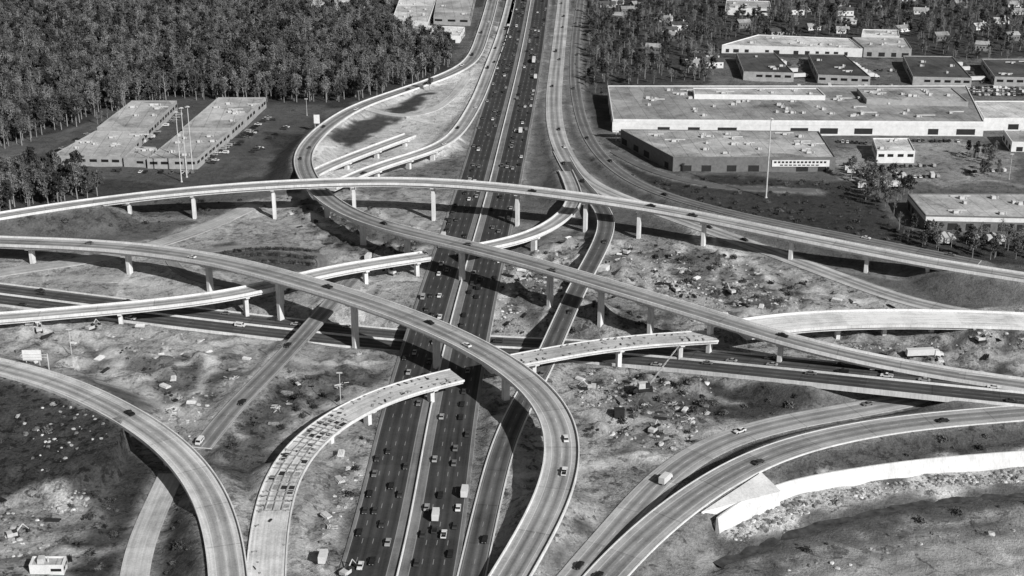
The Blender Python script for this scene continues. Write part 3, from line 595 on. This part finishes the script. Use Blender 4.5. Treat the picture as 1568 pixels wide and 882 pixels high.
for poly,s_,d_ in [([(1000,420),(1060,425),(1080,455),(1010,455)],1.8,.65),([(885,590),(940,580),(950,610),(895,630)],1.8,.7),([(60,775),(130,750),(140,772),(100,792)],1.5,.8),([(1110,812),(1200,762),(1400,730),(1600,712),(1600,728),(1400,745),(1250,775),(1130,826)],1.6,.75),
  ([(0,780),(70,790),(90,840),(0,860)],2.0,.5),([(770,400),(860,380),(870,440),(760,500)],2.0,.4),([(940,560),(1100,600),(1050,690),(930,680)],2.1,.36),([(540,680),(600,650),(560,760),(500,860),(480,850)],2.2,.36),([(1080,470),(1240,470),(1200,440),(1050,430)],2.2,.4),([(1200,870),(1400,815),(1600,790),(1600,800),(1420,832),(1240,885)],2.5,.2),
  ([(260,600),(330,600),(290,680),(240,640)],2.3,.35),([(1250,505),(1560,520),(1560,550),(1300,540)],2.4,.35),([(60,495),(330,510),(300,560),(60,540)],2.7,.18),([(950,380),(1200,410),(1240,470),(1000,460)],2.6,.26),([(20,640),(150,650),(170,700),(60,740)],2.6,.2)]:
    rp+=fill(poly,s_,1.0,dens=d_)
random.shuffle(rp); scatter("rubble","rock",RK,rp,[random.uniform(.3,1.4) if random.random()<.9 else random.uniform(1.4,2.4) for _ in rp])
WOOD=simple("timber_and_rebar",.28,.6,1.2)
def pilemesh(k_):
    B=MB(); r=random.Random(k_)
    if k_==0:
        for i in range(5):
            for j in range(3): B.box((0,-1.2+i*.6,.15+j*.42),(7,.4,.3),0,r.uniform(-.03,.03))
    elif k_==1:
        for i in range(5): B.tube((-3,-1.5+i*.75,.35),(3,-1.5+i*.75,.35),.35,.35,8,1)
        for i in range(4): B.tube((-3,-1.1+i*.75,.98),(3,-1.1+i*.75,.98),.35,.35,8,1)
    elif k_==2:
        for i in range(22): B.box((r.gauss(0,1.6),r.gauss(0,1.6),abs(r.gauss(.3,.3))),(r.uniform(.8,3.5),r.uniform(.15,.5),.18),r.choice([0,1]),r.uniform(0,3))
    elif k_==3:
        for i in range(4): B.box((r.uniform(-3,3),r.uniform(-2,2),.5),(r.uniform(1,2),1.2,1.1),r.choice([0,2]),r.uniform(0,3),.95)
    else:
        B.box((0,0,.6),(9,.35,1.1),2,.0); B.box((0,1,.6),(9,.35,1.1),2,.02); B.box((.5,2.1,.6),(9,.35,1.1),2,-.02)
    return B.obj("pile",[WOOD,CONC,DARK],link=False)
PM=[pilemesh(i) for i in range(5)]; pp=[]
for d_ in DIG: pp+=fill(d_,8,3,dens=.32)
random.shuffle(pp); scatter("construction_material_piles","material_pile",PM,[(a,b_,c_+.1) for a,b_,c_ in pp],[random.uniform(.4,.85) for _ in pp])
# ---------------- vehicles
def paint(n_,a): 
    m=NT(n_,.35); m.b.inputs['Base Color'].default_value=(a,a,a,1); return m.m
PAINTS=[paint("car_paint_"+k_,a) for k_,a in(("white",.66),("silver",.34),("grey",.16),("dark",.05),("black",.02))]
TYRE=paint("tyre",.02); TRAIL=simple("trailer_skin",.6,.1,.5)
def vehicle(kind,pt):
    B=MB()
    def wheels(xs,y,r=.34):
        for x in xs:
            for s_ in(-1,1): B.tube((x,s_*(y-.2),r),(x,s_*y,r),r,r,10,2)
    if kind=='car':
        B.prism([(-2.35,.35),(2.35,.35),(2.4,.62),(2.25,.8),(1.1,.92),(-1.5,.95),(-2.3,.88),(-2.4,.6)],-.9,.9,0)
        B.prism([(1.15,.9),(.45,1.36),(-.95,1.38),(-1.65,.93)],-.76,.76,1); B.prism([(.45,1.36),(.35,1.42),(-.85,1.44),(-.98,1.38)],-.7,.7,0)
        B.box((2.36,.55,.62),(.1,.4,.16),3); B.box((2.36,-.55,.62),(.1,.4,.16),3); wheels((-1.4,1.4),.92)
    elif kind=='van':
        B.prism([(-2.4,.4),(2.4,.4),(2.45,.95),(1.7,1.15),(1.2,1.95),(-2.3,2.0),(-2.45,1.1)],-.95,.95,0)
        B.prism([(1.74,1.16),(1.28,1.86),(1.15,1.86),(1.5,1.16)],-.85,.85,1); B.box((-.4,0,1.5),(2.8,1.94,.5),1); wheels((-1.5,1.5),.97)
    elif kind=='pickup':
        B.prism([(-2.6,.5),(2.6,.5),(2.6,.85),(2.45,1.0),(1.0,1.05),(-2.6,1.0)],-.95,.95,0); B.prism([(1.05,1.04),(.5,1.7),(-.5,1.72),(-.7,1.04)],-.82,.82,1)
        B.prism([(.5,1.7),(.45,1.78),(-.45,1.79),(-.52,1.72)],-.78,.78,0); B.box((-1.65,0,1.02),(1.7,1.5,.06),2)
        for s_ in(-1,1): B.box((-1.65,s_*.88,1.12),(1.85,.12,.26),0)
        wheels((-1.6,1.6),.97,.4)
    elif kind=='boxtruck':
        B.box((-1.3,0,2.05),(5.2,2.35,2.5),4); B.prism([(1.5,.6),(3.4,.6),(3.45,1.4),(3.1,1.55),(2.7,2.4),(1.5,2.45)],-1.05,1.05,0)
        B.prism([(3.16,1.58),(2.78,2.3),(2.65,2.3),(2.9,1.58)],-.95,.95,1); B.box((-.2,0,.72),(6.8,1.1,.2),2); wheels((-2.6,2.5),1.1,.48)
    elif kind=='semi':
        B.box((-3,0,2.6),(12.2,2.5,2.8),4); B.box((-1,0,1.05),(14,1,.25),2); B.prism([(3.6,.7),(7.4,.7),(7.45,1.7),(5.9,1.95),(5.5,3.1),(3.6,3.2)],-1.15,1.15,0)
        B.prism([(5.95,1.98),(5.58,2.95),(5.4,2.95),(5.7,1.98)],-1.05,1.05,1); wheels((-8,-6.8,3,4.2,6.6),1.22,.5)
    return B.obj(kind,[pt,GLS,TYRE,PAINTS[1],TRAIL],link=False)
VM={k_:[vehicle(k_,p_) for p_ in PAINTS] for k_ in('car','van','pickup','boxtruck','semi')}
NM={'car':'car','van':'van','pickup':'pickup_truck','boxtruck':'box_truck','semi':'tractor_trailer'}
def put(kind,x,y,z,ang,pitch=0,ci=None,parked=False):
    if ci is None: ci=random.choices(range(5),[3,3,3,5,3])[0]
    o=bpy.data.objects.new(("parked_" if parked else "")+NM[kind],VM[kind][ci]); sc.collection.objects.link(o); o.location=(x,y,z); o.rotation_euler=(0,-pitch,ang); return o
def on(key,s_,off,kind='car',rev=False,ci=None):
    r=ROADS[key]; j=int(np.clip(np.searchsorted(r['s'],s_),1,len(r['s'])-2)); S=r['S'];N=r['N'];T=r['T']
    a=math.atan2(T[j,1],T[j,0])+(math.pi if rev else 0); p_=math.atan2(S[j+1,2]-S[j-1,2],6)*(-1 if rev else 1)
    return put(kind,S[j,0]+N[j,0]*off,S[j,1]+N[j,1]*off,S[j,2]+.03,a,p_,ci)
def rk(): return random.choices(['car','van','pickup','boxtruck','semi'],[84,6,9,1.2,.4])[0]
for ln in range(4):
    for sd_ in(-1,1):
        s_=random.uniform(20,60)
        while s_<1350:
            on('fw',s_+random.uniform(-2,2),sd_*(LS+1.82+3.65*ln)+random.uniform(-.3,.3),rk(),rev=(sd_>0)); s_+=9+(random.expovariate(1/8) if random.random()<.4 else random.expovariate(1/(52 if s_<750 else 38)))
for ln in range(3):
    for sd_ in(-1,1):
        s_=random.uniform(20,100); e_=ROADS['i285']['s'][-1]
        while s_<e_: on('i285',s_,sd_*(2.2+3.4*ln+.4),rk(),rev=(sd_>0)); s_+=14+random.expovariate(1/110)
for key,den in(('R1',90),('R2',70),('R3',60),('R6',60),('R11',80),('R13',110),('R14',130),('R17',60),('R19',60),('R7',60),('R16',60)):
    e_=ROADS[key]['s'][-1]; s_=random.uniform(10,60)
    while s_<e_-5: on(key,s_,random.choice((-1.8,1.8)),random.choices(['car','van','pickup'],[8,1,2])[0],ci=random.choice([0,2,3,3,4,4]),rev=key in('R2','R11','R13')); s_+=20+random.expovariate(1/den)
def near(key,x,y):
    S=ROADS[key]['S']; j=min(range(len(S)),key=lambda j_:(lambda q_:(q_[0]-x)**2+(q_[1]-y)**2)(P2I(S[j_]))); return ROADS[key]['s'][j]
on('R13',near('R13',1008,735),-1.6,'boxtruck',ci=0); on('fw',near('fw',640,797),-9,'boxtruck',ci=0)
def lot(x0,y0,x1,y1,n,kinds=('car','car','pickup','van'),fillp=.8,ang=None,cis=None):
    a=W(x0,y0);c=W(x1,y1); d=math.atan2(c[1]-a[1],c[0]-a[0])
    for i in range(n):
        if random.random()>fillp: continue
        t=(i+.5)/n; X=a[0]+(c[0]-a[0])*t; Y=a[1]+(c[1]-a[1])*t; put(random.choice(kinds),X,Y,tz(X,Y)+.12,d+math.pi/2+random.uniform(-.05,.05) if ang is None else ang,0,None if cis is None else random.choice(cis),True)
lot(312,248,412,178,24);lot(322,250,424,178,22,fillp=.6);lot(192,238,280,172,20,fillp=.6);lot(360,250,440,192,18,fillp=.5);lot(75,240,190,170,22,fillp=.55)
lot(90,259,300,264,26,fillp=.35);lot(395,222,402,228,3)
lot(960,139,1130,139,34,fillp=.8);lot(960,145,1250,146,40,fillp=.5)
for y_ in(139,134,144): lot(1480,y_,1568,y_+2,20,fillp=.75,cis=[0,0,1,3])
lot(1295,250,1325,290,9,kinds=('boxtruck','van','pickup'));lot(1300,268,1440,270,16,kinds=('boxtruck','van','car','boxtruck'),cis=[0,0,1,2]);lot(1370,252,1440,252,10,kinds=('boxtruck','van','car'));lot(1350,285,1385,287,3,kinds=('semi',),cis=[0],ang=.1)
lot(1075,217,1185,218,13,kinds=('semi','boxtruck'),cis=[0,1],ang=1.5,fillp=.75);lot(1430,365,1568,368,14,kinds=('semi','boxtruck','car'),ang=1.5,fillp=.6)
lot(1100,134,1240,136,18,fillp=.5);lot(1340,132,1390,133,7);lot(1340,108,1375,110,5);lot(1390,215,1470,216,12,fillp=.7);lot(940,214,975,216,5);lot(1150,108,1210,128,9,fillp=.6)
lot(1200,134,1480,140,30,fillp=.5,kinds=('boxtruck','car','semi','van'));lot(1190,96,1230,120,7,kinds=('semi','car'));lot(1300,100,1340,124,8,kinds=('semi','car'));lot(1465,100,1510,128,8,kinds=('semi','car'));lot(1060,92,1100,92,6,kinds=('semi','van'));lot(1480,262,1550,262,8,fillp=.6);lot(1280,215,1330,218,7)
lot(1000,395,1030,395,3,kinds=('pickup','boxtruck'));lot(560,395,600,398,4,kinds=('pickup','boxtruck','car'));lot(40,506,60,504,3);lot(920,412,932,414,2,kinds=('boxtruck',));lot(490,864,502,864,1,kinds=('boxtruck',),cis=[0],fillp=1);lot(1405,552,1430,553,1,kinds=('semi',),cis=[0],fillp=1,ang=.1)
put('boxtruck',*W(712,757)[:2],.1,1.5,0,1)
# ---------------- poles, signs, machines
def pole(x,y,h,name="high_mast_light",r=.3):
    X,Y,_=W(x,y); z=tz(X,Y); B=MB(); B.tube((X,Y,z-.5),(X,Y,z+h),r*1.3,r*.7,8,0); B.tube((X,Y,z-.4),(X,Y,z+.5),r*2.2,r*2.2,8,0)
    if name=="high_mast_light":
        B.tube((X,Y,z+h),(X,Y,z+h+.5),1.0,.9,8,0)
        for i in range(6):
            a=i*math.pi/3; B.box((X+1.3*math.cos(a),Y+1.3*math.sin(a),z+h),(.5,.4,.35),0,a)
    else: B.box((X,Y,z+h+.3),(2.4,.4,.5),0)
    B.obj(name,[MET])
pole(278,277,44,r=.32);pole(286,270,44,r=.32);pole(295,262,42,r=.32);pole(1173,302,48,r=.4)
for a in((522,622,15),(110,545,12),(1545,275,16),(470,175,12)): pole(*a[:2],a[2],"street_lamp",.16)
def sign(x,y,z,wd,h,name):
    X,Y,_=W(x,y,z); zz=tz(X,Y); B=MB()
    for s_ in(-1,1): B.tube((X+s_*wd*.35,Y,zz-.5),(X+s_*wd*.35,Y,z+h/2),.2,.2,6,0)
    B.box((X,Y-.35,z),(wd,.25,h),1); B.box((X,Y-.2,z-h/2-.2),(wd,.8,.12),0); B.obj(name,[MET,WHT])
sign(958,193,10,18,6,"billboard"); sign(49,543,11,8,4.5,"highway_sign"); sign(485,182,9,4,6,"business_sign")
X,Y,_=W(75,565,9); B=MB(); B.tube((X,Y,tz(X,Y)),(X,Y,16),.25,.2,8,0); B.tube((X,Y,15.5),(X-11,Y,15.5),.15,.15,6,0); B.tube((X,Y,14.3),(X-11,Y,14.3),.15,.15,6,0); B.obj("sign_gantry",[MET])
def crane(x,y,tip):
    X,Y,_=W(x,y); z=tz(X,Y); B=MB(); B.box((X,Y,z+.6),(6,4,1.1),1); B.box((X-1,Y,z+2.3),(4.5,3,2.2),0,.2,.9); B.box((X+.9,Y-1,z+2.6),(1.5,1.2,2),1,.2)
    a=Vector((X+1,Y,z+2)); b_=Vector(tip); d=(b_-a); n=14
    for ox,oz in((-.4,-.4),(.4,-.4),(-.4,.4),(.4,.4)): B.tube(a+Vector((0,ox,oz)),b_+Vector((0,ox*.3,oz*.3)),.09,.07,4,0)
    for i in range(n):
        p1=a+d*(i/n);p2=a+d*((i+1)/n); s_=.4 if i%2 else -.4; B.tube(p1+Vector((0,-.4,s_)),p2+Vector((0,-.4,-s_)),.05,.05,3,0); B.tube(p1+Vector((0,s_,.4)),p2+Vector((0,-s_,.4)),.05,.05,3,0)
    B.tube(b_,(b_.x,b_.y,b_.z-8),.04,.04,3,1); B.obj("crawler_crane",[MET,DARK])
X,Y,_=W(988,606); crane(988,606,(X+15,Y+12,18))
X,Y,_=W(948,640); B=MB(); B.box((X,Y,2),(4,3,4),0); [B.box((X,Y,z_),(4.3,3.3,.15),0) for z_ in(1,2,3,4)]; B.obj("storage_container",[DARK])
def excavator(x,y,a):
    X,Y,_=W(x,y); z=tz(X,Y); B=MB(); 
    for s_ in(-1,1): B.prism([(-2,.1),(-1.6,0),(1.6,0),(2,.1),(2,.7),(1.6,.9),(-1.6,.9),(-2,.7)],s_*1.3-.3,s_*1.3+.3,1)
    B.box((-.3,0,1.6),(3.4,2.5,1.3),0); B.box((.7,-.7,2.6),(1.3,1,1.1),1); B.tube((1.3,.2,1.8),(3.6,.2,4.2),.28,.2,5,0); B.tube((3.6,.2,4.2),(5.4,.2,1.8),.2,.14,5,0); B.box((5.3,.2,1.3),(.9,1.1,.9),1)
    o=B.obj("excavator",[MET,DARK]); o.location=(X,Y,z); o.rotation_euler[2]=a
for a in((140,512,1),(1035,445,2),(800,430,.4),(600,420,2.5),(905,600,3),(1500,535,.3),(530,880,1),(20,820,.5),(60,510,2),(960,390,1),(1120,450,2),(1000,660,1)): excavator(*a)
# unfinished decks: formwork bays, rebar mats, girders, beams
for key,s0,s1,n in(('R8',2,125,90),('R9',2,110,80),('R4',250,330,14),('R8',125,230,10)):
    r=ROADS[key]; B=MB()
    def at_(s_,o_):
        j=min(int(np.searchsorted(r['s'],s_)),len(r['s'])-1); return r['S'][j,0]+r['N'][j,0]*o_,r['S'][j,1]+r['N'][j,1]*o_,r['S'][j,2],math.atan2(r['T'][j,1],r['T'][j,0])
    for i in range(n):
        x,y,z,a=at_(random.uniform(s0,min(s1,r['s'][-1]-4)),random.choice([random.uniform(-.44,-.25),random.uniform(.25,.44),random.uniform(-.4,.4)])*r['w'])
        B.box((x,y,z+.25),(random.uniform(.5,2.4),random.uniform(.2,.9),random.uniform(.2,.5)),0 if random.random()<.7 else 1,random.uniform(0,3))
    if key=='R8' and s0<10:
        s_=60
        while s_<126:
            for o_ in(-4.3,-1.45,1.45,4.3):
                if random.random()<.42:
                    x,y,z,a=at_(s_,o_); B.box((x,y,z+.05),(random.uniform(1.6,3.4),1.9,.1),1 if random.random()<.6 else 0,a)
            x,y,z,a=at_(s_+2.2,0); B.box((x,y,z+.2),(.3,r['w']*.88,.35),0,a); s_+=4.5
        for o_ in(-2.9,0,2.9):
            for k_ in range(12):
                x,y,z,a=at_(60+k_*5.6,o_); B.box((x,y,z+.22),(5.4,.3,.4),0,a)
    B.obj("deck_formwork",[WOOD,DARK])
